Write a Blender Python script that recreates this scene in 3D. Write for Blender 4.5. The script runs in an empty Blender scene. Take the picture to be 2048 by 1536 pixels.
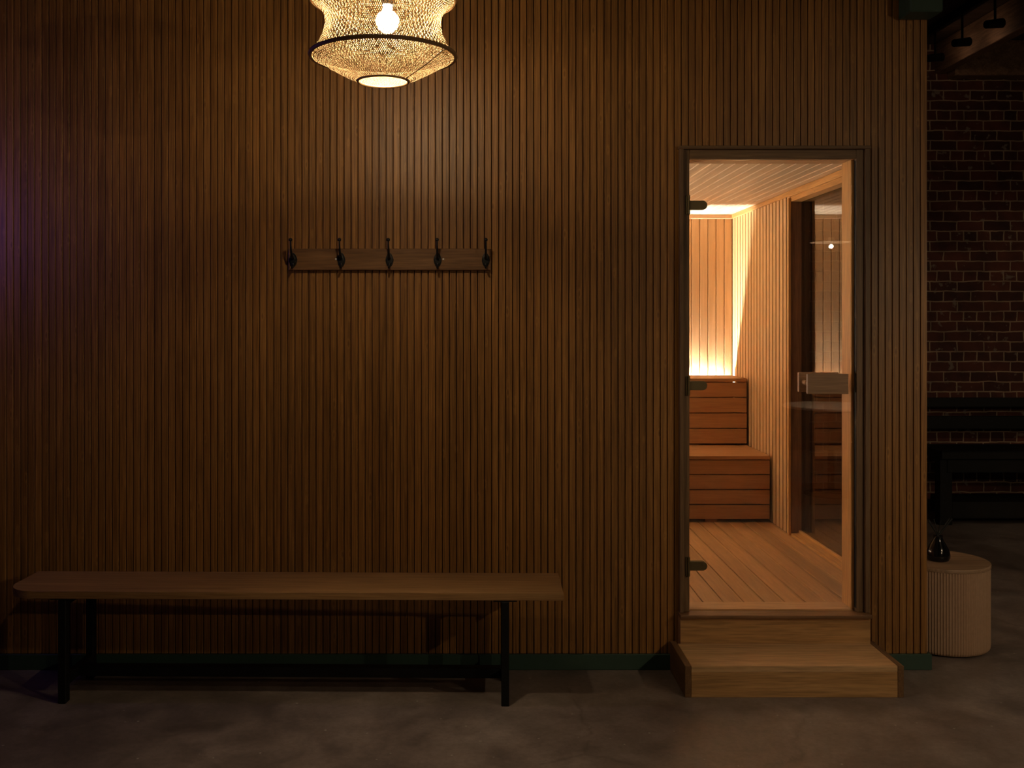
import bpy, bmesh, math, random
import numpy as np
random.seed(7)
PI = math.pi
SC = bpy.context.scene
COL = SC.collection

# ------------------------------------------------------------------ helpers
class MB:
    """collects shapes, links them as ONE mesh object"""
    def __init__(s):
        s.bm = bmesh.new()
    def box(s, x0, x1, y0, y1, z0, z1, bev=0.0, seg=1):
        bm = s.bm
        v = [bm.verts.new((x, y, z)) for x in (x0, x1) for y in (y0, y1) for z in (z0, z1)]
        idx = [(0, 1, 3, 2), (4, 6, 7, 5), (0, 4, 5, 1), (2, 3, 7, 6), (0, 2, 6, 4), (1, 5, 7, 3)]
        fs = [bm.faces.new([v[i] for i in f]) for f in idx]
        if bev > 0:
            es = list({e for f in fs for e in f.edges})
            bmesh.ops.bevel(bm, geom=es, offset=bev, segments=seg, affect='EDGES', profile=0.6)
        return s
    def prism(s, poly, map3, a, b, bev=0.0):
        """polygon (p,q) extruded from a to b; map3(p,q,t) -> xyz"""
        bm = s.bm
        A = [bm.verts.new(map3(p, q, a)) for p, q in poly]
        B = [bm.verts.new(map3(p, q, b)) for p, q in poly]
        n = len(poly)
        fs = [bm.faces.new(A), bm.faces.new(B[::-1])]
        for i in range(n):
            j = (i + 1) % n
            fs.append(bm.faces.new((A[i], B[i], B[j], A[j])))
        if bev > 0:
            es = list({e for f in fs[:2] for e in f.edges})
            bmesh.ops.bevel(bm, geom=es, offset=bev, segments=2, affect='EDGES', profile=0.6)
        return s
    def tube(s, pts, rad, n=12, closed=False):
        bm = s.bm
        P = [np.array(p, float) for p in pts]
        if not hasattr(rad, '__len__'):
            rad = [rad] * len(P)
        N = len(P)
        rings = []
        up = None
        for i in range(N):
            if closed:
                t = P[(i + 1) % N] - P[i - 1]
            else:
                t = P[min(i + 1, N - 1)] - P[max(i - 1, 0)]
            t = t / (np.linalg.norm(t) + 1e-12)
            if up is None:
                up = np.array((0, 0, 1.0)) if abs(t[2]) < 0.9 else np.array((1.0, 0, 0))
            a = up - t * np.dot(up, t)
            a /= np.linalg.norm(a)
            b = np.cross(t, a)
            up = a
            rings.append([bm.verts.new(P[i] + rad[i] * (math.cos(2 * PI * k / n) * a + math.sin(2 * PI * k / n) * b)) for k in range(n)])
        M = N if closed else N - 1
        for i in range(M):
            r0, r1 = rings[i], rings[(i + 1) % N]
            for k in range(n):
                bm.faces.new((r0[k], r0[(k + 1) % n], r1[(k + 1) % n], r1[k]))
        if not closed:
            bm.faces.new(rings[0][::-1])
            bm.faces.new(rings[-1])
        return s
    def lathe(s, prof, c=(0, 0, 0), n=48, rfun=None, cap=True):
        bm = s.bm
        rings = []
        for r, z in prof:
            if r < 1e-6:
                rings.append([bm.verts.new((c[0], c[1], c[2] + z))])
            else:
                rings.append([bm.verts.new((c[0] + (r if rfun is None else rfun(r, k)) * math.cos(2 * PI * k / n),
                                            c[1] + (r if rfun is None else rfun(r, k)) * math.sin(2 * PI * k / n), c[2] + z)) for k in range(n)])
        for a, b in zip(rings[:-1], rings[1:]):
            for k in range(n):
                j = (k + 1) % n
                if len(a) == 1 and len(b) == 1:
                    continue
                if len(a) == 1:
                    bm.faces.new((a[0], b[j], b[k]))
                elif len(b) == 1:
                    bm.faces.new((a[k], a[j], b[0]))
                else:
                    bm.faces.new((a[k], a[j], b[j], b[k]))
        for ring, rev in ((rings[0], True), (rings[-1], False)):
            if len(ring) > 2 and cap:
                bm.faces.new(ring[::-1] if rev else ring)
        return s
    def slats(s, u0, u1, pitch, gap, cham, depth, v0, v1, map3, under=0.0):
        """row of flat battens; map3(u, w, v): w = depth into the wall"""
        n = max(1, round((u1 - u0) / pitch))
        p = (u1 - u0) / n
        for i in range(n):
            a, b = u0 + i * p + gap / 2, u0 + (i + 1) * p - gap / 2
            if under:
                s.prism([(a + under, depth), (a, cham), (a + cham, 0), (b - cham, 0), (b, cham), (b - under, depth)], map3, v0, v1)
            else:
                s.prism([(a, depth), (a, cham), (a + cham, 0), (b - cham, 0), (b, cham), (b, depth)], map3, v0, v1)
        return s
    def build(s, name, mat, parent=None, smooth=False, loc=None):
        bmesh.ops.recalc_face_normals(s.bm, faces=s.bm.faces[:])
        me = bpy.data.meshes.new(name)
        s.bm.to_mesh(me)
        s.bm.free()
        o = bpy.data.objects.new(name, me)
        COL.objects.link(o)
        me.materials.append(mat)
        if smooth:
            me.polygons.foreach_set('use_smooth', [True] * len(me.polygons))
            try:
                me.set_sharp_from_angle(angle=math.radians(40))
            except Exception:
                pass
        if parent:
            o.parent = parent
        if loc:
            o.location = loc
        return o

def tag(o, label=None, cat=None, group=None, kind=None):
    for k, v in (('label', label), ('category', cat), ('group', group), ('kind', kind)):
        if v:
            o[k] = v
    return o

def thing(name, label, cat, loc=(0, 0, 0), rz=0.0, group=None):
    o = bpy.data.objects.new(name, None)
    o.empty_display_size = 0.1
    COL.objects.link(o)
    o.location = loc
    o.rotation_euler = (0, 0, rz)
    return tag(o, label, cat, group)

def struct(o, label=None, cat=None):
    return tag(o, label, cat, None, 'structure')

def dup(root, loc, label, rz=None):
    r = root.copy()
    COL.objects.link(r)
    r.location = loc
    if rz is not None:
        r.rotation_euler = (0, 0, rz)
    r['label'] = label
    for ch in list(root.children):
        c = ch.copy()
        COL.objects.link(c)
        c.parent = r
        for g in list(ch.children):
            d = g.copy()
            COL.objects.link(d)
            d.parent = c
    return r

# ------------------------------------------------------------------ materials
def nt(name):
    m = bpy.data.materials.new(name)
    m.use_nodes = True
    t = m.node_tree
    t.nodes.clear()
    out = t.nodes.new('ShaderNodeOutputMaterial')
    return m, t, out

def nd(t, typ, **kw):
    n = t.nodes.new(typ)
    for k, v in kw.items():
        setattr(n, k, v)
    return n

def math_(t, op, a, b=None, clamp=False):
    n = nd(t, 'ShaderNodeMath', operation=op, use_clamp=clamp)
    for i, v in enumerate((a, b)):
        if v is None:
            continue
        if isinstance(v, (int, float)):
            n.inputs[i].default_value = v
        else:
            t.links.new(v, n.inputs[i])
    return n.outputs[0]

def ramp(t, fac, stops):
    r = nd(t, 'ShaderNodeValToRGB')
    el = r.color_ramp.elements
    while len(el) < len(stops):
        el.new(0.5)
    for e, (p, c) in zip(el, stops):
        e.position = p
        e.color = (*c, 1) if len(c) == 3 else c
    t.links.new(fac, r.inputs[0])
    return r.outputs[0]

def mixc(t, fac, a, b, mode='MIX'):
    n = nd(t, 'ShaderNodeMix', data_type='RGBA', blend_type=mode)
    for i, v in ((0, fac), (6, a), (7, b)):
        if isinstance(v, (int, float)):
            n.inputs[i].default_value = v
        elif isinstance(v, tuple):
            n.inputs[i].default_value = (*v, 1)
        else:
            t.links.new(v, n.inputs[i])
    return n.outputs[2]

def simple(name, col, rough=0.5, metal=0.0, spec=0.5, bump=0.0, bscale=60):
    m, t, out = nt(name)
    p = nd(t, 'ShaderNodeBsdfPrincipled')
    tc = nd(t, 'ShaderNodeTexCoord')
    no = nd(t, 'ShaderNodeTexNoise')
    no.inputs['Scale'].default_value = bscale
    no.inputs['Detail'].default_value = 4
    t.links.new(tc.outputs['Object'], no.inputs['Vector'])
    c = mixc(t, no.outputs['Fac'], tuple(v * 0.88 for v in col), tuple(min(1, v * 1.12) for v in col))
    t.links.new(c, p.inputs['Base Color'])
    p.inputs['Roughness'].default_value = rough
    p.inputs['Metallic'].default_value = metal
    p.inputs['Specular IOR Level'].default_value = spec
    if bump:
        b = nd(t, 'ShaderNodeBump')
        b.inputs['Strength'].default_value = bump
        b.inputs['Distance'].default_value = 0.002
        t.links.new(no.outputs['Fac'], b.inputs['Height'])
        t.links.new(b.outputs[0], p.inputs['Normal'])
    t.links.new(p.outputs[0], out.inputs[0])
    return m

def wood(name, dark, mid, light, grain='z', pitch=None, paxis='x', poff=0.0, rough=0.45, vary=0.35, knots=0.0,
         fine=1.0, spec=0.4, across=22.0, along=0.9):
    m, t, out = nt(name)
    L = t.links.new
    p = nd(t, 'ShaderNodeBsdfPrincipled')
    tc = nd(t, 'ShaderNodeTexCoord')
    sep = nd(t, 'ShaderNodeSeparateXYZ')
    L(tc.outputs['Object'], sep.inputs[0])
    ax = {'x': 0, 'y': 1, 'z': 2}
    rnd = None
    if pitch:
        f = math_(t, 'FLOOR', math_(t, 'DIVIDE', math_(t, 'SUBTRACT', sep.outputs[ax[paxis]], poff), pitch))
        wn = nd(t, 'ShaderNodeTexWhiteNoise', noise_dimensions='1D')
        L(f, wn.inputs['W'])
        rnd = wn.outputs['Value']
    sc = [across] * 3
    sc[ax[grain]] = along
    mp = nd(t, 'ShaderNodeMapping')
    mp.inputs['Scale'].default_value = sc
    L(tc.outputs['Object'], mp.inputs['Vector'])
    vec = mp.outputs[0]
    if rnd is not None:
        ad = nd(t, 'ShaderNodeVectorMath', operation='ADD')
        cb = nd(t, 'ShaderNodeCombineXYZ')
        m7 = math_(t, 'MULTIPLY', rnd, 37.0)
        for i in range(3):
            L(m7, cb.inputs[i])
        L(vec, ad.inputs[0])
        L(cb.outputs[0], ad.inputs[1])
        vec = ad.outputs[0]
    n1 = nd(t, 'ShaderNodeTexNoise')
    n1.inputs['Scale'].default_value = 1.6
    n1.inputs['Detail'].default_value = 7
    n1.inputs['Roughness'].default_value = 0.62
    n1.inputs['Distortion'].default_value = 0.9
    L(vec, n1.inputs['Vector'])
    n2 = nd(t, 'ShaderNodeTexNoise')
    n2.inputs['Scale'].default_value = 9.0
    n2.inputs['Detail'].default_value = 3
    L(vec, n2.inputs['Vector'])
    c = ramp(t, n1.outputs['Fac'], [(0.28, dark), (0.5, mid), (0.72, light)])
    st = ramp(t, n2.outputs['Fac'], [(0.35, (1 - 0.3 * fine,) * 3), (0.62, (1.0, 1.0, 1.0))])
    c = mixc(t, 1.0, c, st, 'MULTIPLY')
    if rnd is not None:
        br = ramp(t, rnd, [(0.0, (1 - vary,) * 3), (1.0, (1 + 0.0,) * 3)])
        c = mixc(t, 1.0, c, br, 'MULTIPLY')
    if knots > 0:
        sk = [33.0] * 3
        sk[ax[grain]] = 11.0
        mk = nd(t, 'ShaderNodeMapping')
        mk.inputs['Scale'].default_value = sk
        L(tc.outputs['Object'], mk.inputs['Vector'])
        vo = nd(t, 'ShaderNodeTexVoronoi')
        vo.inputs['Scale'].default_value = 1.0
        L(mk.outputs[0], vo.inputs['Vector'])
        sp = nd(t, 'ShaderNodeSeparateColor')
        L(vo.outputs['Color'], sp.inputs[0])
        keep = math_(t, 'LESS_THAN', sp.outputs[0], knots)
        core = ramp(t, vo.outputs['Distance'], [(0.03, (1, 1, 1)), (0.17, (0, 0, 0))])
        halo = ramp(t, vo.outputs['Distance'], [(0.12, (0, 0, 0)), (0.2, (1, 1, 1)), (0.32, (0, 0, 0))])
        c = mixc(t, math_(t, 'MULTIPLY', math_(t, 'MULTIPLY', core, keep), 0.6), c, tuple(v * 0.45 for v in dark))
        c = mixc(t, math_(t, 'MULTIPLY', math_(t, 'MULTIPLY', halo, keep), 0.2), c, tuple(min(1, v * 1.25) for v in light))
    L(c, p.inputs['Base Color'])
    p.inputs['Roughness'].default_value = rough
    p.inputs['Specular IOR Level'].default_value = spec
    b = nd(t, 'ShaderNodeBump')
    b.inputs['Strength'].default_value = 0.15
    b.inputs['Distance'].default_value = 0.001
    L(n2.outputs['Fac'], b.inputs['Height'])
    L(b.outputs[0], p.inputs['Normal'])
    L(p.outputs[0], out.inputs[0])
    return m

def emit(name, col, strength):
    m, t, out = nt(name)
    e = nd(t, 'ShaderNodeEmission')
    e.inputs[0].default_value = (*col, 1)
    e.inputs[1].default_value = strength
    t.links.new(e.outputs[0], out.inputs[0])
    return m

def glass(name, tint, gain=1.0, mul=1.0):
    m, t, out = nt(name)
    lw = nd(t, 'ShaderNodeLayerWeight')
    lw.inputs['Blend'].default_value = 0.5
    f = math_(t, 'ADD', math_(t, 'MULTIPLY', math_(t, 'POWER', lw.outputs['Facing'], 5.0), 0.96), 0.04 * gain, clamp=True)
    f = math_(t, 'MULTIPLY', f, mul, clamp=True)
    tr = nd(t, 'ShaderNodeBsdfTransparent')
    tr.inputs[0].default_value = (*tint, 1)
    gl = nd(t, 'ShaderNodeBsdfGlossy')
    gl.inputs['Roughness'].default_value = 0.0
    mx = nd(t, 'ShaderNodeMixShader')
    t.links.new(f, mx.inputs[0])
    t.links.new(tr.outputs[0], mx.inputs[1])
    t.links.new(gl.outputs[0], mx.inputs[2])
    t.links.new(mx.outputs[0], out.inputs[0])
    return m

PITCH = 0.0296
XR = 1.895          # right-hand end of the slatted front
XL = -3.7
ZC = 3.6            # room ceiling
M_front = wood('slat_veneer', (0.26, 0.112, 0.021), (0.40, 0.179, 0.038), (0.53, 0.26, 0.066), 'z', PITCH, 'x', XL, rough=0.46, spec=0.5, vary=0.28, knots=0.26, along=0.75, across=44.0, fine=1.5)
M_frontback = simple('groove_backing', (0.06, 0.028, 0.012), 0.7)
M_frame = wood('frame_oak', (0.14, 0.08, 0.037), (0.20, 0.115, 0.054), (0.26, 0.155, 0.075), 'z', rough=0.5)
M_frame_x = wood('frame_oak_across', (0.14, 0.08, 0.037), (0.20, 0.115, 0.054), (0.26, 0.155, 0.075), 'x', rough=0.5)
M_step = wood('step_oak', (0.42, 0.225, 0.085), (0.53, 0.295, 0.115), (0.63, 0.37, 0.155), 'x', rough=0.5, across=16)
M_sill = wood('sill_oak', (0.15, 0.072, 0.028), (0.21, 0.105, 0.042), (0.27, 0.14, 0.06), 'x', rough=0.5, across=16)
M_step_lit = wood('step_oak_lit', (0.54, 0.32, 0.14), (0.64, 0.395, 0.185), (0.73, 0.47, 0.24), 'x', rough=0.5, across=16, knots=0.03)  # same step oak, painted lighter for the light falling from above
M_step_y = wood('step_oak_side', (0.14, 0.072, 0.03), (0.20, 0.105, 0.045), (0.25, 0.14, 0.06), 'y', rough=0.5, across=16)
M_bench = wood('bench_ash', (0.28, 0.145, 0.052), (0.39, 0.21, 0.082), (0.48, 0.275, 0.115), 'x', rough=0.5, across=30, along=0.8)
M_black = simple('black_metal', (0.005, 0.005, 0.005), 0.6, 0.0, 0.25)
M_iron = simple('black_iron', (0.010, 0.010, 0.010), 0.42, 0.2, 0.4)
M_green = simple('dark_green_paint', (0.030, 0.066, 0.048), 0.5)
M_rail = wood('rail_walnut', (0.14, 0.068, 0.028), (0.215, 0.106, 0.043), (0.29, 0.15, 0.065), 'x', rough=0.42, across=18)
M_screw = simple('screw_steel', (0.85, 0.80, 0.74), 0.35, 0.2)
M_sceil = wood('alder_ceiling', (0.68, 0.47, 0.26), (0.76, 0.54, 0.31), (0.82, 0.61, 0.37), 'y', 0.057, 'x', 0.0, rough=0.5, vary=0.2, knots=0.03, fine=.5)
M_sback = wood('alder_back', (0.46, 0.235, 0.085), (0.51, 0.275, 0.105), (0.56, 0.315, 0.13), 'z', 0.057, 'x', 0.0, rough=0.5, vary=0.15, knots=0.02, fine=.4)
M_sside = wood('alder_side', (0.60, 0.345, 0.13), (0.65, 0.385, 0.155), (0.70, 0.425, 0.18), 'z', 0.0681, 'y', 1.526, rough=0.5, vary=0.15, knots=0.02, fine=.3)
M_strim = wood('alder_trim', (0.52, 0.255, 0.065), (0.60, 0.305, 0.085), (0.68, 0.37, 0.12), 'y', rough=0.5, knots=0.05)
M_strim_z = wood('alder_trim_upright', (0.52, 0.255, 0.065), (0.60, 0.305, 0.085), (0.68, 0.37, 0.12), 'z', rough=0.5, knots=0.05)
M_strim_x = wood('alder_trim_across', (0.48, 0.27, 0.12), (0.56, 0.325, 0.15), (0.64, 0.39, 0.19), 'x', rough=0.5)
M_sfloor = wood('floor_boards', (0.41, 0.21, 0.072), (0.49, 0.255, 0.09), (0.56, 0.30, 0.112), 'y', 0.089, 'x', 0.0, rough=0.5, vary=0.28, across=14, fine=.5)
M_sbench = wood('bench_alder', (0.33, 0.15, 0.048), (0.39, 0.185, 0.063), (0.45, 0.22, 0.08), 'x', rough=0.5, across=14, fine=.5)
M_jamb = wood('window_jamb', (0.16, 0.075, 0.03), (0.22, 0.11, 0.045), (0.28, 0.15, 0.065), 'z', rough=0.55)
M_bronze = simple('bronze_hinge', (0.15, 0.115, 0.055), 0.42, 0.6)
M_handle = wood('handle_oak', (0.28, 0.155, 0.082), (0.36, 0.205, 0.11), (0.42, 0.245, 0.135), 'x', rough=0.5, across=40)
M_doorglass = glass('door_glass', (0.985, 0.98, 0.97), 1.35)
M_winglass = glass('window_glass', (0.60, 0.585, 0.57), 1.0, 1.6)
M_table = wood('pale_oak', (0.36, 0.225, 0.135), (0.42, 0.27, 0.165), (0.48, 0.32, 0.20), 'x', rough=0.5)
M_tabler = simple('pale_oak_reeded', (0.45, 0.29, 0.185), 0.55)
M_bottle = simple('black_glaze', (0.006, 0.006, 0.007), 0.12, 0.0, 0.5)
M_reed = simple('black_reed', (0.008, 0.008, 0.008), 0.7)
M_joist = wood('old_joist', (0.16, 0.085, 0.05), (0.26, 0.15, 0.09), (0.36, 0.21, 0.13), 'y', rough=0.7, across=12, knots=0.06)
M_ceil = wood('ceiling_boards', (0.05, 0.028, 0.016), (0.08, 0.045, 0.026), (0.11, 0.065, 0.04), 'x', 0.12, 'y', 0, rough=0.7)
M_plaster = simple('dark_plaster', (0.05, 0.045, 0.04), 0.8)

def concrete():
    m, t, out = nt('polished_concrete')
    L = t.links.new
    p = nd(t, 'ShaderNodeBsdfPrincipled')
    tc = nd(t, 'ShaderNodeTexCoord')
    def noise(s, d, r=0.6, dist=0.0):
        n = nd(t, 'ShaderNodeTexNoise')
        n.inputs['Scale'].default_value = s
        n.inputs['Detail'].default_value = d
        n.inputs['Roughness'].default_value = r
        n.inputs['Distortion'].default_value = dist
        L(tc.outputs['Object'], n.inputs['Vector'])
        return n.outputs['Fac']
    big, midn, fin = noise(1.3, 6, 0.6, 0.6), noise(6, 8, 0.65, 0.3), noise(45, 5, 0.7)
    c = ramp(t, big, [(0.32, (0.15, 0.117, 0.103)), (0.5, (0.235, 0.186, 0.165)), (0.7, (0.33, 0.272, 0.245))])
    c = mixc(t, 0.75, c, ramp(t, midn, [(0.36, (0.55, 0.55, 0.55)), (0.62, (1.1, 1.1, 1.1))]), 'MULTIPLY')
    c = mixc(t, 0.5, c, ramp(t, fin, [(0.35, (0.65, 0.65, 0.65)), (0.6, (1.05, 1.05, 1.05))]), 'MULTIPLY')
    vo = nd(t, 'ShaderNodeTexVoronoi')
    vo.inputs['Scale'].default_value = 20
    L(tc.outputs['Object'], vo.inputs['Vector'])
    sp = nd(t, 'ShaderNodeSeparateColor')
    L(vo.outputs['Color'], sp.inputs[0])
    keep = math_(t, 'MULTIPLY', math_(t, 'LESS_THAN', sp.outputs[0], 0.38), math_(t, 'GREATER_THAN', big, 0.42))
    spk = math_(t, 'MULTIPLY', ramp(t, vo.outputs['Distance'], [(0.05, (1, 1, 1)), (0.11, (0, 0, 0))]), keep)
    spk = math_(t, 'MULTIPLY', spk, math_(t, 'GREATER_THAN', noise(70, 3), 0.45))
    c = mixc(t, math_(t, 'MULTIPLY', spk, 0.85), c, (0.5, 0.46, 0.42))
    # hairline cracks
    vc = nd(t, 'ShaderNodeTexVoronoi', feature='DISTANCE_TO_EDGE')
    vc.inputs['Scale'].default_value = 0.55
    wv = nd(t, 'ShaderNodeMixRGB')
    n3 = nd(t, 'ShaderNodeTexNoise')
    n3.inputs['Scale'].default_value = 2.5
    n3.inputs['Detail'].default_value = 5
    L(tc.outputs['Object'], n3.inputs['Vector'])
    wv.inputs[0].default_value = 0.25
    L(tc.outputs['Object'], wv.inputs[1])
    L(n3.outputs['Color'], wv.inputs[2])
    L(wv.outputs[0], vc.inputs['Vector'])
    cr = ramp(t, vc.outputs['Distance'], [(0.0, (1, 1, 1)), (0.006, (0, 0, 0))])
    c = mixc(t, math_(t, 'MULTIPLY', math_(t, 'MULTIPLY', cr, math_(t, 'GREATER_THAN', big, 0.52)), 0.3), c, (0.03, 0.024, 0.02))
    L(c, p.inputs['Base Color'])
    L(ramp(t, midn, [(0.3, (0.34, 0.34, 0.34)), (0.7, (0.52, 0.52, 0.52))]), p.inputs['Roughness'])
    b = nd(t, 'ShaderNodeBump')
    b.inputs['Strength'].default_value = 0.12
    b.inputs['Distance'].default_value = 0.003
    L(midn, b.inputs['Height'])
    L(b.outputs[0], p.inputs['Normal'])
    L(p.outputs[0], out.inputs[0])
    return m

def bricks():
    m, t, out = nt('old_brick')
    L = t.links.new
    p = nd(t, 'ShaderNodeBsdfPrincipled')
    tc = nd(t, 'ShaderNodeTexCoord')
    sep = nd(t, 'ShaderNodeSeparateXYZ')
    L(tc.outputs['Object'], sep.inputs[0])
    cb = nd(t, 'ShaderNodeCombineXYZ')
    L(sep.outputs[0], cb.inputs[0])
    L(math_(t, 'ADD', sep.outputs[2], 0.093), cb.inputs[1])
    nz = nd(t, 'ShaderNodeTexNoise')
    nz.inputs['Scale'].default_value = 9
    nz.inputs['Detail'].default_value = 5
    L(tc.outputs['Object'], nz.inputs['Vector'])
    wob = nd(t, 'ShaderNodeVectorMath', operation='MULTIPLY_ADD')
    L(nz.outputs['Color'], wob.inputs[0])
    wob.inputs[1].default_value = (0.022, 0.020, 0)
    L(cb.outputs[0], wob.inputs[2])
    bt = nd(t, 'ShaderNodeTexBrick', offset=0.5, offset_frequency=2, squash=0.5, squash_frequency=4)
    L(wob.outputs[0], bt.inputs['Vector'])
    bt.inputs['Color1'].default_value = (0.06, 0.016, 0.011, 1)
    bt.inputs['Color2'].default_value = (0.15, 0.042, 0.025, 1)
    bt.inputs['Mortar'].default_value = (0.42, 0.31, 0.21, 1)
    bt.inputs['Scale'].default_value = 1.0
    bt.inputs['Mortar Size'].default_value = 0.0055
    bt.inputs['Mortar Smooth'].default_value = 0.25
    bt.inputs['Bias'].default_value = -0.1
    bt.inputs['Brick Width'].default_value = 0.207
    bt.inputs['Row Height'].default_value = 0.0778
    c = mixc(t, 0.8, bt.outputs['Color'], ramp(t, nz.outputs['Fac'], [(0.3, (0.5, 0.5, 0.5)), (0.65, (1.15, 1.1, 1.05))]), 'MULTIPLY')
    n2 = nd(t, 'ShaderNodeTexNoise')
    n2.inputs['Scale'].default_value = 16
    n2.inputs['Detail'].default_value = 7
    L(tc.outputs['Object'], n2.inputs['Vector'])
    pat = ramp(t, n2.outputs['Fac'], [(0.64, (0, 0, 0)), (0.70, (1, 1, 1))])
    c = mixc(t, math_(t, 'MULTIPLY', pat, 0.6), c, (0.32, 0.27, 0.22))
    L(c, p.inputs['Base Color'])
    p.inputs['Roughness'].default_value = 0.8
    b = nd(t, 'ShaderNodeBump')
    b.inputs['Strength'].default_value = 0.7
    b.inputs['Distance'].default_value = 0.008
    h = math_(t, 'ADD', math_(t, 'MULTIPLY', bt.outputs['Fac'], -1.0), math_(t, 'MULTIPLY', n2.outputs['Fac'], 0.5))
    L(h, b.inputs['Height'])
    L(b.outputs[0], p.inputs['Normal'])
    L(p.outputs[0], out.inputs[0])
    return m

def jute(name, col, trans=0.35):
    m, t, out = nt(name)
    tc = nd(t, 'ShaderNodeTexCoord')
    no = nd(t, 'ShaderNodeTexNoise')
    no.inputs['Scale'].default_value = 130
    no.inputs['Detail'].default_value = 2
    t.links.new(tc.outputs['Object'], no.inputs['Vector'])
    c = mixc(t, no.outputs['Fac'], tuple(v * 0.65 for v in col), tuple(v * 1.35 for v in col))
    d = nd(t, 'ShaderNodeBsdfDiffuse')
    tr = nd(t, 'ShaderNodeBsdfTranslucent')
    t.links.new(c, d.inputs[0])
    t.links.new(c, tr.inputs[0])
    mx = nd(t, 'ShaderNodeMixShader')
    mx.inputs[0].default_value = trans
    t.links.new(d.outputs[0], mx.inputs[1])
    t.links.new(tr.outputs[0], mx.inputs[2])
    t.links.new(mx.outputs[0], out.inputs[0])
    return m

M_floor = concrete()
M_brick = bricks()
M_jute = jute('woven_straw', (0.29, 0.21, 0.122), .20)
M_hoop = simple('hoop_rattan', (0.30, 0.18, 0.08), 0.6)
W_BULB = 43.0
R_BULB = 0.036
M_bulb = emit('bulb_glow', (1.0, 0.76, 0.47), W_BULB / (4 * PI * PI * R_BULB ** 2))
M_disc = simple('white_enamel', (0.80, 0.68, 0.58), 0.4)
M_led = emit('led_glow', (0.96, 1.0, 1.08), 2000.0)
M_led_fill = emit('led_fill_glow', (1.0, 0.92, 0.78), 520.0)
M_purple = emit('purple_tube_glow', (0.32, 0.17, 1.0), 42.0)

# ------------------------------------------------------------------ room shell
YB = 3.53            # brick wall
YF = -7.0
XRR = 6.2
struct(MB().box(XL - .1, XRR + .1, YF - .1, YB + .12, -.15, 0).build('floor', M_floor), 'polished brown concrete floor with pale specks', 'floor')
struct(MB().box(XL - .1, XRR + .1, YF - .1, YB + .12, ZC, ZC + .15).build('ceiling', M_ceil), 'dark timber boarded ceiling over the room', 'ceiling')
struct(MB().box(XL, XRR + .1, YB, YB + .12, 0, ZC).build('wall_back', M_brick), 'old dark red brick wall in the far room', 'wall')
struct(MB().box(XRR, XRR + .1, YF, YB, 0, ZC).build('wall_right', M_plaster), 'dark plaster wall at the right of the room', 'wall')
struct(MB().box(XL - .1, XL, YF, YB, 0, ZC).build('wall_left', M_plaster), 'dark plaster wall at the left of the room', 'wall')
struct(MB().box(XL - .1, XRR + .1, YF - .1, YF, 0, ZC).build('wall_rear', M_plaster), 'dark plaster wall behind the viewpoint', 'wall')

# slatted front of the sauna
OX0, OX1, OZ = 0.846, 1.642, 2.196
fx = lambda u, w, v: (u, w, v)
f = MB()
nL = round((OX0 - XL) / PITCH)
f.slats(XL, XL + nL * PITCH, PITCH, .0034, .0016, .014, .066, ZC, fx)
x0 = XL + nL * PITCH
nM = round((OX1 - x0) / PITCH)
f.slats(x0, x0 + nM * PITCH, PITCH, .0034, .0016, .014, OZ, ZC, fx)
x1 = x0 + nM * PITCH
f.slats(x1, XR, PITCH, .0034, .0016, .014, .066, ZC, fx)
front = f.build('wall_front', M_front)
struct(front, 'wall clad in narrow upright brown timber battens', 'wall')
b = MB()
b.box(XL, OX0, .0141, .1, 0, ZC).box(OX1, XR, .0141, .1, 0, ZC).box(OX0, OX1, .0141, .1, OZ, ZC)
b.build('backing', M_frontback, front)
g = MB()
g.box(XL, OX0 - .002, -.014, 0, 0, .0655, .002)
struct(g.build('baseboard_left', M_green), 'dark green baseboard left of the sauna step', 'baseboard')
g = MB()
g.box(OX1 + .002, XR + .013, -.014, 0, 0, .0655, .002)
g.box(XR, XR + .013, 0, 2.95, 0, .0655, .002)
struct(g.build('baseboard_right', M_green), 'dark green baseboard right of the sauna step', 'baseboard')

# sauna shell
SX, SY0, SY1, SZ0, SZ1 = 1.794, .12, 2.82, .235, 2.208
SL = -.45
WY0, WY1, WZ0, WZ1 = .16, 1.51, .26, 2.145     # window opening in the right wall
c = MB()
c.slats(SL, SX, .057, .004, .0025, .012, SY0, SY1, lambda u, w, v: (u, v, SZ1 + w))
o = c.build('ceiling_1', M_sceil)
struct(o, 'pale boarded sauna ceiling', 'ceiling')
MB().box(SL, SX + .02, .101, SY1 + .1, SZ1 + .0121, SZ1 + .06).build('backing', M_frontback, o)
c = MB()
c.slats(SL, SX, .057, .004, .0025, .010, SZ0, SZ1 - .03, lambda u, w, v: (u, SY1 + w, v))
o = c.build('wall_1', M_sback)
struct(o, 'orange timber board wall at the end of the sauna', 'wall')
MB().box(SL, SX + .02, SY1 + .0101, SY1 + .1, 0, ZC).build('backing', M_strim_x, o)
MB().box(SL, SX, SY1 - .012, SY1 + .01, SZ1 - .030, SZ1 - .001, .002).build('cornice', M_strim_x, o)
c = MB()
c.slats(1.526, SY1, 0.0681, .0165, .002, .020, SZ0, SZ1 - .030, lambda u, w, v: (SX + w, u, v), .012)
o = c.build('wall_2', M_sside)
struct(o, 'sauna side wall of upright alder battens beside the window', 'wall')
b = MB()
b.box(SX + .0201, XR, 1.526, SY1 + .1, 0, ZC)
b.build('backing', M_frontback, o)
MB().box(SX - .008, SX + .016, 1.526, SY1 - .012, SZ1 - .030, SZ1 - .001, .002).build('cornice', M_strim, o)
struct(MB().box(SL - .1, SL, .1, SY1 + .1, 0, ZC).build('wall_3', M_sback), 'left sauna wall hidden behind the slatted front', 'wall')
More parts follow.
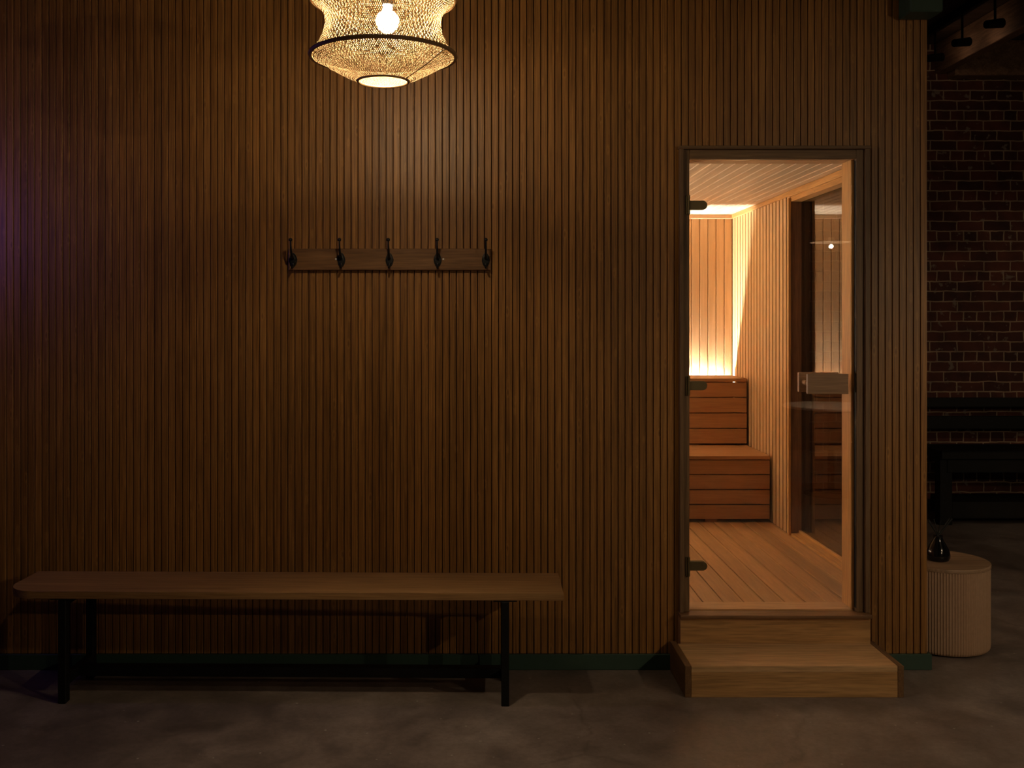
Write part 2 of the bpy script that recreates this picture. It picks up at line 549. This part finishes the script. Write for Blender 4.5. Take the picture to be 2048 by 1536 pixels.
struct(MB().slats(SL, SX + .002, .089, .005, .0015, .02, .12, SY1, lambda u, w, v: (u, v, SZ0 - w)).build('floor_1', M_sfloor), 'sauna floor of wide timber boards', 'floor')
struct(MB().box(SL, XR, .101, SY1 + .1, 0.0, SZ0 - .0201).build('floor_2', M_frontback), 'dark base under the sauna floor boards', 'floor')
# inside face of the slatted front; unseen, darkened to cut bounce on the benches
c = MB()
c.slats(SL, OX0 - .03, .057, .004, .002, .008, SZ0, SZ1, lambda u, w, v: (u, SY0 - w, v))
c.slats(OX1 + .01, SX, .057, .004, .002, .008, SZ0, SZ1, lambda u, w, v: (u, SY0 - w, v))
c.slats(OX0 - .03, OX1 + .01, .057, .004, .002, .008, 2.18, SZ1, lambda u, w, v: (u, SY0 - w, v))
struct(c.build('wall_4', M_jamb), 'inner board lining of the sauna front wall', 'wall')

# window in the right-hand wall
win = thing('window_1', 'tall sauna side window reflecting the benches', 'window', (SX, 0, 0))
win['kind'] = 'structure'
b = MB()
b.box(.0, .101, .101, 1.525, WZ1, SZ1 - .024, .002)
b.build('header', M_strim, win)
b = MB()
b.box(-.012, .0, .125, 1.52, SZ1 - .036, SZ1 - .001, .002)
b.build('head_trim', M_strim, win)
MB().box(0, .101, .101, 1.525, SZ1 - .0235, ZC).build('upper_wall', M_frontback, win)
b = MB()
b.box(.0, .101, .125, 1.525, 0, WZ0 - .012)
b.box(.045, .060, .125, 1.525, WZ0 - .012, WZ0 + .004, .002)
b.build('sill', M_strim, win)
MB().box(.002, .101, WY1, 1.5255, WZ0 - .01, WZ1, .001).build('jamb', M_jamb, win)
MB().box(-.016, .0, 1.505, 1.5255, SZ0, WZ1 + .02, .002).build('edge_strip', M_strim_z, win)
MB().box(.0, .101, .101, WY0, WZ0 - .01, WZ1, .001).build('jamb', M_jamb, win)
b = MB()
for y0, y1 in ((WY0, WY0 + .03), (WY1 - .03, WY1)):
    b.box(.075, .095, y0, y1, WZ0 - .011, WZ1 - .0005)
b.build('sash', M_jamb, win)
MB().box(.060, .068, WY0 + .001, WY1 - .001, WZ0 - .011, WZ1 - .001).build('pane', M_winglass, win)

# door casing and lining
fr = thing('trim_1', 'oak casing round the sauna doorway', 'door frame', (0, 0, 0))
fr['kind'] = 'structure'
b = MB()
b.box(OX0, .863, -.030, .0, .244, OZ, .002).box(OX1 - .020, OX1, -.030, .0, .244, OZ, .002)
b.box(.8635, .8895, -.014, .10, .244, 2.1855, .002).box(1.590, 1.6215, -.014, .10, .244, 2.1855, .002)
b.build('jamb', M_frame, fr)
b = MB()
b.box(OX0 - .003, OX1 + .003, -.034, -.0, OZ - .011, OZ + .003, .002)
b.box(.890, 1.5895, -.014, .10, 2.146, 2.1845, .002)
b.build('head', M_frame_x, fr)
b = MB()
b.box(1.5765, 1.6, .012, .118, .250, 2.178, .002)
b.box(.868, .8885, .101, .118, .250, 2.178, .002)
b.build('lining', M_strim_z, fr)
MB().box(.890, 1.576, .018, .118, 2.1455, 2.178, .002).build('lining_head', M_strim_x, fr)
MB().box(.868, 1.60, .012, .1195, .20, .2485, .002).build('threshold', M_strim_x, fr)
MB().box(1.5895, 1.5905, -.012, .011, .26, 2.14).build('seal', M_black, fr)
b = MB()
b.box(OX0 - .004, OX1 - .002, -.062, .011, .229, .2435, .003, 2)
b.build('sill', M_sill, fr)
MB().box(OX0 - .001, OX1 - .005, -.045, .014, .0, .2285, .001).build('riser', M_step, fr)
MB().box(1.585, 1.5895, -.016, -.004, 1.165, 1.245, .002).build('strike_plate', M_black, fr)
hs = [(.9115, .2436), (1.615, .2436)]
MB()

# glass door
door = thing('door_1', 'frameless clear glass sauna door with bronze hinges and wooden pull', 'door', (.8905, 0, .247))
door['kind'] = 'structure'
MB().box(.004, .683, -.004, .004, .004, 1.8945, .001).build('pane', M_doorglass, door)
for z in (1.952, 1.194, .436):
    h = MB()
    zz = z - .247
    pl = [(-.002, -.019), (.056, -.019)]
    for k in range(13):
        a = -PI / 2 + PI * k / 12
        pl.append((.056 + .019 * math.cos(a), .019 * math.sin(a)))
    pl += [(.056, .019), (-.002, .019)]
    out_, seen = [], set()
    for q in pl:
        key = (round(q[0], 5), round(q[1], 5))
        if key not in seen:
            seen.add(key)
            out_.append(q)
    h.prism(out_, lambda p, q, t_: (p, t_, zz + q), -.0115, -.0042, .0012)
    h.prism(out_, lambda p, q, t_: (p, t_, zz + q), .0042, .0115, .0012)
    ho = h.build('hinge', M_bronze, door)
    k = MB()
    k.tube([(-.006, -.020, zz - .040), (-.006, -.020, zz - .0225)], .0065, 14)
    k.tube([(-.006, -.020, zz + .0225), (-.006, -.020, zz + .040)], .0065, 14)
    k.tube([(-.006, -.020, zz - .0215), (-.006, -.020, zz + .0215)], .006, 14)
    k.box(-.018, -.007, -.0185, -.0145, zz - .040, zz + .040, .001)
    k.box(-.006, .002, -.0165, -.0105, zz - .019, zz + .019, .001)
    k.build('knuckle', M_bronze, ho, smooth=True)
hz = 1.2045 - .247
ha = MB().box(.4775, .6475, -.067, -.047, hz - .0415, hz + .0415, .003, 2).build('handle', M_handle, door)
hb = MB().box(.4775, .6475, .047, .067, hz - .0415, hz + .0415, .003, 2).build('handle', M_handle, door)
d = MB()
for xx in (.500, .625):
    d.tube([(xx, -.0475, hz), (xx, -.0045, hz)], .011, 16)
d.build('dowel', M_handle, ha, smooth=True)
d = MB()
for xx in (.500, .625):
    d.tube([(xx, .0045, hz), (xx, .0475, hz)], .011, 16)
d.build('dowel', M_handle, hb, smooth=True)

# ------------------------------------------------------------------ step in front of the door
st = thing('step', 'low oak box step on the concrete below the sauna door', 'step', (1.2335, -.18, 0))
MB().box(-.401, .403, -.1355, .134, .098, .1225, .0015).build('tread', M_step_lit, st)
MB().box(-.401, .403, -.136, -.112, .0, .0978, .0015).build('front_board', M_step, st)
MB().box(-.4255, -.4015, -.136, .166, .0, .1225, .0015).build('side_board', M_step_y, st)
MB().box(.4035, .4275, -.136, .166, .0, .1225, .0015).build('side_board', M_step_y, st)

# ------------------------------------------------------------------ bench against the slatted wall
be = thing('wooden_bench', 'long wooden bench with black metal legs against the slatted wall', 'bench', (-.745, -.243, 0), math.radians(-0.9))
L2, DP = 1.075, .1525
pl = [(L2, -DP), (L2, DP), (-L2, DP)]
R = .115
for k in range(11):
    a = PI + (PI / 2) * k / 10
    pl.append((-L2 + R + R * math.cos(a), -DP + R + R * math.sin(a)))
s_ = MB()
s_.prism(pl, lambda p, q, t_: (p, q, t_), .403, .432, .004)
s_.build('seat', M_bench, be, smooth=True)
lx = (-.860 + .015, .836 + .017)
for x in lx:
    for y in (-.131, .131):
        MB().box(x - .015, x + .015, y - .020, y + .020, 0, .3975, .002).build('leg', M_black, be)
    MB().box(x - .014, x + .014, -.1105, .1105, .062, .100, .002).build('crossbar', M_black, be)
    g = MB()
    g.box(x - .015, x + .015, -.1105, .1105, .372, .3975, .002)
    g.box(x - .045, x + .045, -.150, .150, .3978, .4028, .001)
    g.build('top_plate', M_black, be)
MB().box(lx[0] + .0145, lx[1] - .0145, -.020, .020, .060, .100, .002).build('stretcher', M_black, be)

# ------------------------------------------------------------------ coat rack
cr = thing('coat_rack', 'dark wooden rail with five black hooks fixed to the slatted wall', 'coat rack', (-.3675, 0, 1.724))
MB().box(-.4245, .4245, -.020, -.0005, -.045, .045, .002).build('rail', M_rail, cr)
proto = None
for i in range(5):
    cx = -.404 + .2015 * i
    if proto is None:
        h = MB()
        prof = [(.0150 * math.sqrt(max(0, 1 - (k / 8) ** 2)), k / 8) for k in range(9)]
        # pointed oval back plate
        pol = []
        for k in range(28):
            a = 2 * PI * k / 28
            w = .0168 * math.cos(a) * (1 - .18 * abs(math.sin(a)))
            z = .030 * math.sin(a)
            pol.append((w, z))
        h.prism(pol, lambda p, q, t_: (p, t_, q - .003), -.0255, -.0203, .0015)
        h.prism([(p * .72, q * .72) for p, q in pol], lambda p, q, t_: (p, t_, q - .003), -.031, -.0250, .002)
        # long upper prong
        pts, rad = [], []
        for k in range(15):
            u = k / 14
            yy = -.028 - .056 * math.sin(u * PI / 2) ** 1.1
            zz = .004 + .066 * (1 - math.cos(u * PI / 2)) + .002 * u
            pts.append((0, yy, zz))
            rad.append(.0062 - .0028 * u)
        h.tube(pts, rad, 12)
        ball = [(.0078 * math.sin(PI * k / 10), -.0078 * math.cos(PI * k / 10)) for k in range(11)]
        h.lathe(ball, (0, -.0845, .077), 16)
        # short lower prong
        pts, rad = [], []
        for k in range(12):
            u = k / 11
            a = u * PI * .95
            pts.append((0, -.028 - .016 * (1 - math.cos(a)) * .5 * 2 * .9, -.018 - .016 * math.sin(a * .8) - .004 * u))
            rad.append(.0060 - .0022 * u)
        h.tube(pts, rad, 10)
        proto = h.build('hook', M_iron, cr, smooth=True)
        ho = proto
    else:
        ho = proto.copy()
        COL.objects.link(ho)
        ho.parent = cr
    ho.location = (cx, 0, 0)
for xx in (-.2255, .2245):
    s_ = MB()
    s_.lathe([(0, 0), (.0042, 0), (.0042, .0015), (.0032, .0026), (.0014, .0026), (.0014, .0012), (0, .0012)], (0, 0, 0), 18)
    so = s_.build('screw', M_screw, cr)
    so.rotation_euler = (PI / 2, 0, 0)
    so.location = (xx, -.0201, .001)

# ------------------------------------------------------------------ woven pendant lamp
LX, LY = -.293, -1.10
LZ = 2.2127
pend = thing('pendant_lamp', 'large woven straw pendant lamp lit by a bulb, hanging before the slatted wall', 'lamp', (LX, LY, LZ))
ctrl = [(.0777, 0), (.118, .0185), (.160, .041), (.198, .064), (.2245, .0773), (.2010, .107), (.1850, .140), (.1775, .175),
        (.1805, .205), (.1950, .232), (.2245, .254), (.205, .285), (.165, .318), (.110, .345), (.045, .355)]
seg = []
for (r0, z0), (r1, z1) in zip(ctrl[:-1], ctrl[1:]):
    seg.append(math.hypot(r1 - r0, z1 - z0))
tot = sum(seg)
def prof_at(s):
    for (p0, p1, l) in zip(ctrl[:-1], ctrl[1:], seg):
        if s <= l + 1e-9:
            u = s / l
            return p0[0] + (p1[0] - p0[0]) * u, p0[1] + (p1[1] - p0[1]) * u
        s -= l
    return ctrl[-1]
NA = 184
NR = 88
R2 = [prof_at(tot * i / NR) for i in range(NR + 1)]
verts, faces = [], []
def node(i, j):
    r, z = R2[i]
    wob = 0.0016 * (1 if (i + j) % 2 else -1)
    a = 2 * PI * (j + .5 * (i % 2)) / NA
    return np.array(((r + wob) * math.cos(a), (r + wob) * math.sin(a), z)), np.array((math.cos(a), math.sin(a), 0.0)), r
def strand(A, B, w):
    p, na, ra = A
    q, nb, rb = B
    t = q - p
    t /= np.linalg.norm(t)
    n = na + nb
    n -= t * np.dot(n, t)
    n /= np.linalg.norm(n)
    s = np.cross(t, n)
    base = len(verts)
    for P in (p - t * w * .25, q + t * w * .25):
        for cs, cn in ((1, 0.0), (0, .55), (-1, 0.0), (0, -.55)):
            verts.append(tuple(P + s * w * cs + n * w * cn))
    for k in range(4):
        j = (k + 1) % 4
        faces.append((base + k, base + j, base + 4 + j, base + 4 + k))
for i in range(NR):
    for j in range(NA):
        A = node(i, j)
        w = .00138 * (.35 + .65 * A[2] / .2245) * random.uniform(.75, 1.3)
        if i % 2 == 0:
            nb = (node(i + 1, j - 1), node(i + 1, j))
        else:
            nb = (node(i + 1, j), node(i + 1, j + 1))
        for B in nb:
            strand(A, B, w)
me = bpy.data.meshes.new('shade')
me.from_pydata(verts, [], faces)
me.update()
sh = bpy.data.objects.new('shade', me)
COL.objects.link(sh)
me.materials.append(M_jute)
sh.parent = pend
def hoop(r, z, t):
    return MB().tube([(r * math.cos(2 * PI * k / 96), r * math.sin(2 * PI * k / 96), z) for k in range(96)], t, 8, closed=True)
hoop(.2245, .0773, .0065).build('hoop', M_hoop, pend, smooth=True)
hoop(.2245, .254, .0060).build('hoop', M_hoop, pend, smooth=True)
hoop(.0785, .0, .0042).build('opening_ring', M_hoop, pend, smooth=True)
sm_ = MB()
aa = math.radians(-28)
sm_.tube([(r_ * math.cos(aa), r_ * math.sin(aa), z_ - .002) for r_, z_ in ctrl[:5]], .0022, 8)
sm_.build('seam', M_hoop, pend)
bulb = MB()
bp = [(R_BULB * math.sin(PI * k / 14), -R_BULB * math.cos(PI * k / 14)) for k in range(13)] + [(.0135, .050), (.0135, .055), (0, .055)]
bulb.lathe(bp, (.013, 0, .186), 24)
bulb.build('bulb', M_bulb, pend, smooth=True)
so = MB()
so.lathe([(0, .237), (.018, .237), (.020, .262), (.019, .300), (.008, .312), (0, .312)], (.013, 0, 0), 20)
so.build('socket', M_black, pend, smooth=True)
MB().tube([(.013, 0, .310), (.006, 0, .36), (0, 0, .40), (0, 0, ZC - LZ)], .0035, 8).build('cord', M_black, pend, smooth=True)

# ------------------------------------------------------------------ sauna benches and light strip
def tier(loc, label, width, ztop, zbot, depth, topn):
    t = thing('sauna_bench', label, 'sauna bench', loc)
    s_ = MB()
    g = .004
    bw = (depth - g * (topn - 1)) / topn
    for k in range(topn):
        s_.box(0, width, k * (bw + g), k * (bw + g) + bw, ztop - .022, ztop, .0015)
    s_.build('seat', M_sbench, t)
    p = MB()
    n = 4
    H = (ztop - .022 - .0045) - zbot
    bh = (H - .006 * (n - 1)) / n
    for k in range(n):
        z0 = zbot + k * (bh + .006)
        p.box(0, width, .004, .024, z0, z0 + bh, .0015)
    p.build('front_panel', M_sbench, t)
    for xx in (width - .39, width - .98, width - 1.6):
        q = MB()
        q.box(xx, xx + .075, .0245, .05, SZ0, ztop - .0225)
        q.box(xx, xx + .075, .0499, depth - .03, ztop - .09, ztop - .0225)
        q.box(xx, xx + .075, depth - .0301, depth - .0125, SZ0, ztop - .0225)
        q.build('bearer', M_sbench, t)
    MB().box(0, width, depth - .012, depth - .001, SZ0 + .02, ztop - .030).build('light_baffle', M_sbench, t)  # added unseen board, keeps strip light out of the bench cavity
    return t
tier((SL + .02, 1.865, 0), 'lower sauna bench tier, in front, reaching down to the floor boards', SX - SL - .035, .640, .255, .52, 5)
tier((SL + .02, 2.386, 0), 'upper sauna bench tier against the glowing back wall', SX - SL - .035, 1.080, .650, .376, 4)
led = thing('light_strip', 'glowing white light strip behind the upper sauna bench', 'light strip', (SL + .05, 2.797, 1.0))
MB().box(0, SX - SL - .10, -.010, .0225, -.014, -.0035, .001).build('channel', M_screw, led)
MB().box(.005, SX - SL - .105, -.004, .006, -.0033, 0).build('diffuser', M_led, led)

led_fill = thing('light_strip', 'added unseen light strip on the left sauna wall, filling the interior with light', 'light strip', (SL + .01, .75, 1.10))  # added unseen fill, brightens the sauna ceiling and side wall
MB().box(-.009, .009, 0, 2.0, SZ0 - 1.10, -.0035).build('added_ledge', M_strim, led_fill)  # added unseen support under the fill strip
MB().box(-.0085, .0085, .01, 1.99, -.0033, 0).build('diffuser', M_led_fill, led_fill)

# ------------------------------------------------------------------ fluted side tables and the diffuser
tb = thing('side_table', 'round fluted pale wood side table holding the reed diffuser', 'side table', (2.100, .31, 0), 0, 'fluted side tables along the sauna')
NF = 104
bdy = MB()
def flute(r, k):
    return r - .0028 + .0028 * abs(math.sin(PI * (k % 8) / 8)) if r > .12 else r
bdy.lathe([(.150, .004), (.180, .006), (.190, .010), (.1955, .018), (.197, .03), (.197, .370), (.150, .370)], (0, 0, 0), NF * 8, flute)
bdy.build('body', M_tabler, tb)
MB().lathe([(.155, 0), (.155, .0045), (.10, .0045)], (0, 0, 0), 48).build('plinth', M_black, tb)
MB().lathe([(.190, .3702), (.198, .3705), (.199, .373), (.199, .384), (.197, .387), (0, .387)], (0, 0, 0), 96).build('top', M_table, tb, smooth=True)
dup(tb, (2.115, 1.84, 0), 'round fluted pale wood side table seen dimly through the sauna side window', .3)

df = thing('reed_diffuser', 'black teardrop reed diffuser with black sticks on the fluted side table', 'diffuser', (2.073, .29, .3872))
bo = MB()
pr = [(0, 0), (.036, 0), (.045, .004), (.0508, .016), (.0515, .028), (.0475, .046), (.038, .066), (.028, .084), (.0215, .098), (.0195, .108), (.0205, .112), (.016, .112), (.0145, .100), (0, .098)]
bo.lathe(pr, (0, 0, 0), 40)
bo.build('bottle', M_bottle, df, smooth=True)
for (dx, dy, h_, r_) in ((.064, .0, .188, .0034), (.057, .012, .186, .0032), (-.046, -.004, .186, .0028), (-.012, .014, .184, .0024), (.008, -.008, .180, .0024), (-.034, .02, .17, .0024)):
    MB().tube([(-dx * .22, -dy * .2, .099), (dx * .12, dy * .1, .118), (dx, dy, h_)], r_, 8).build('reed', M_reed, df)

# ------------------------------------------------------------------ dark bench at the brick wall
db = thing('dark_bench', 'black slat-backed bench in shadow against the brick wall', 'bench', (4.1, 3.12, 0))
HW = .80
MB().box(-HW + .002, HW, -.22, .20, .47, .53, .006).build('seat', M_black, db)
MB().box(-HW + .05, HW - .05, -.205, -.18, .375, .4695, .004).build('apron', M_black, db)
for zc, hh in ((.842, .036), (.690, .050)):
    MB().box(-HW, HW, .215, .24, zc - hh, zc + hh, .004).build('back_slat', M_black, db)
for x in (-HW + .045, HW - .045):
    MB().box(x - .045, x + .045, .241, .30, 0, .90, .004).build('back_post', M_black, db)
    MB().box(x - .045, x + .045, -.20, -.12, 0, .4695, .004).build('leg', M_black, db)
MB().box(-HW + .0905, HW - .0905, -.19, .15, .045, .165, .004).build('lower_shelf', M_black, db)

# ------------------------------------------------------------------ overhead timber and track
struct(MB().box(3.545, 3.63, -3.0, YB - .001, 3.372, ZC - .001, .004).build('trim_2', M_joist), 'old timber ceiling joist running to the brick wall', 'beam')
struct(MB().box(3.64, XRR - .01, YB - .13, YB - .001, 3.33, ZC - .001, .004).build('trim_3', M_joist), 'timber wall plate along the top of the brick wall', 'beam')
struct(MB().box(1.765, 1.90, -.135, -.016, 2.728, ZC - .001, .006).build('trim_4', M_green), 'dark green painted beam crossing the corner of the slatted wall', 'beam')
tr = thing('track_light', 'black ceiling track with small spotlights beside the old timber joist', 'track light', (3.30, 2.2, 0))
MB().box(-.02, .02, -1.6, 1.2, 3.54, ZC - .001, .002).build('rail', M_black, tr)
M_spot = emit('spot_glow', (1.0, 0.66, 0.42), 16.0)
for i, y in enumerate((.79, .39, -.04)):
    s_ = MB()
    s_.tube([(0, y, 3.54), (0, y, 3.375)], .008, 10)
    s_.tube([(-.065, y - .02, 3.345), (.02, y + .01, 3.36), (.055, y + .02, 3.366)], [.026, .029, .031], 20)
    so = s_.build('spotlight', M_iron, tr, smooth=True)
    l_ = MB()
    l_.tube([(.0552, y + .0201, 3.366), (.058, y + .021, 3.3665)], .022, 20)
    l_.build('lens', M_spot if i < 2 else M_black, so)

# ------------------------------------------------------------------ out of view: mirrored in the door glass, inferred, and one added
dp = thing('disc_pendant', 'white disc pendant lamp mirrored in the glass door', 'lamp', (2.966, -4.17, 2.095))
MB().lathe([(.03, .020), (.172, .019), (.173, .022), (.03, .036), (.022, .060), (0, .060)], (0, 0, 0), 64).build('shade', M_disc, dp, smooth=True)
R_D = .015
M_dbulb = emit('pendant_glow', (1.0, 0.74, 0.46), 48.0 / (4 * PI * PI * R_D ** 2))
db_ = MB()
db_.lathe([(R_D * math.sin(PI * k / 12), -R_D * math.cos(PI * k / 12)) for k in range(13)], (0, 0, -.014), 20)
db_.build('bulb', M_dbulb, dp, smooth=True)
MB().tube([(0, 0, .058), (0, 0, ZC - 2.095)], .003, 8).build('cord', M_black, dp)
dq = dup(dp, (5.0, 1.0, 1.80), 'unseen white disc pendant lamp added beyond the right edge to light the brick wall')  # added unseen copy that lights the brick and the far floor
M_dim = emit('added_pendant_glow', (1.0, 0.74, 0.46), 13.0 / (4 * PI * PI * R_D ** 2))
for ch in dq.children:
    if ch.name.startswith('bulb'):
        ch.data = ch.data.copy()
        ch.data.materials[0] = M_dim
cp = thing('cone_pendant', 'white cone pendant lamp hanging just right of the view', 'lamp', (3.05, -2.45, 2.095))
MB().lathe([(.150, -.031), (.150, -.029), (.05, .05), (.022, .080), (0, .080), (0, .0765), (.018, .0765), (.046, .048), (.148, -.031), (.150, -.031)], (0, 0, 0), 64, None, False).build('shade', M_disc, cp, smooth=True)
M_cbulb = emit('cone_pendant_glow', (1.0, 0.76, 0.48), 40.0 / (4 * PI * PI * .024 ** 2))
cb_ = MB()
cb_.lathe([(.024 * math.sin(PI * k / 12), -.024 * math.cos(PI * k / 12)) for k in range(13)], (0, 0, 0), 20)
cb_.build('bulb', M_cbulb, cp, smooth=True)
MB().tube([(0, 0, .079), (0, 0, ZC - 2.095)], .003, 8).build('cord', M_black, cp)
ct = thing('cafe_table', 'small round cafe table mirrored in the glass door', 'table', (2.966, -4.17, 0))
MB().lathe([(.378, .727), (.386, .731), (.386, .747), (.382, .750), (0, .750)], (0, 0, 0), 80).build('tabletop', M_disc, ct, smooth=True)
MB().lathe([(.22, 0), (.22, .012), (.03, .022), (.026, .05), (.026, .715), (.09, .7265), (0, .7265)], (0, 0, 0), 40).build('pedestal', M_black, ct, smooth=True)
pu = thing('purple_lamp', 'slim purple glowing lamp whose glow tints the left of the slatted wall', 'lamp', (-2.52, -.42, 0))
MB().lathe([(.11, 0), (.11, .014), (.014, .022), (.010, .04), (.010, 1.72), (.03, 1.74), (.03, 1.76), (0, 1.76)], (0, 0, 0), 32).build('stand', M_black, pu, smooth=True)
MB().tube([(0, 0, 1.761), (0, 0, 2.06)], .022, 16).build('tube', M_purple, pu, smooth=True)

# ------------------------------------------------------------------ world, camera, colour
w = bpy.data.worlds.new('night')
SC.world = w
w.use_nodes = True
bg = w.node_tree.nodes['Background']
bg.inputs[0].default_value = (0.02, 0.02, 0.025, 1)
bg.inputs[1].default_value = 0.0

cam = bpy.data.cameras.new('camera')
co = bpy.data.objects.new('camera', cam)
COL.objects.link(co)
co.location = (0, -4.2, 1.476)
co.rotation_euler = (PI / 2, 0, 0)
cam.sensor_width = 36.0
cam.lens = 1995 / 2048 * 36
cam.shift_x = (1024 - 955) / 2048
cam.shift_y = -(768 - 637) / 2048
cam.clip_start = .05
SC.camera = co
vs = SC.view_settings
SC.display_settings.display_device = 'sRGB'
vs.view_transform = 'Standard'
vs.look = 'None'
vs.exposure = 0.0
vs.gamma = 1.0
vs.use_curve_mapping = False
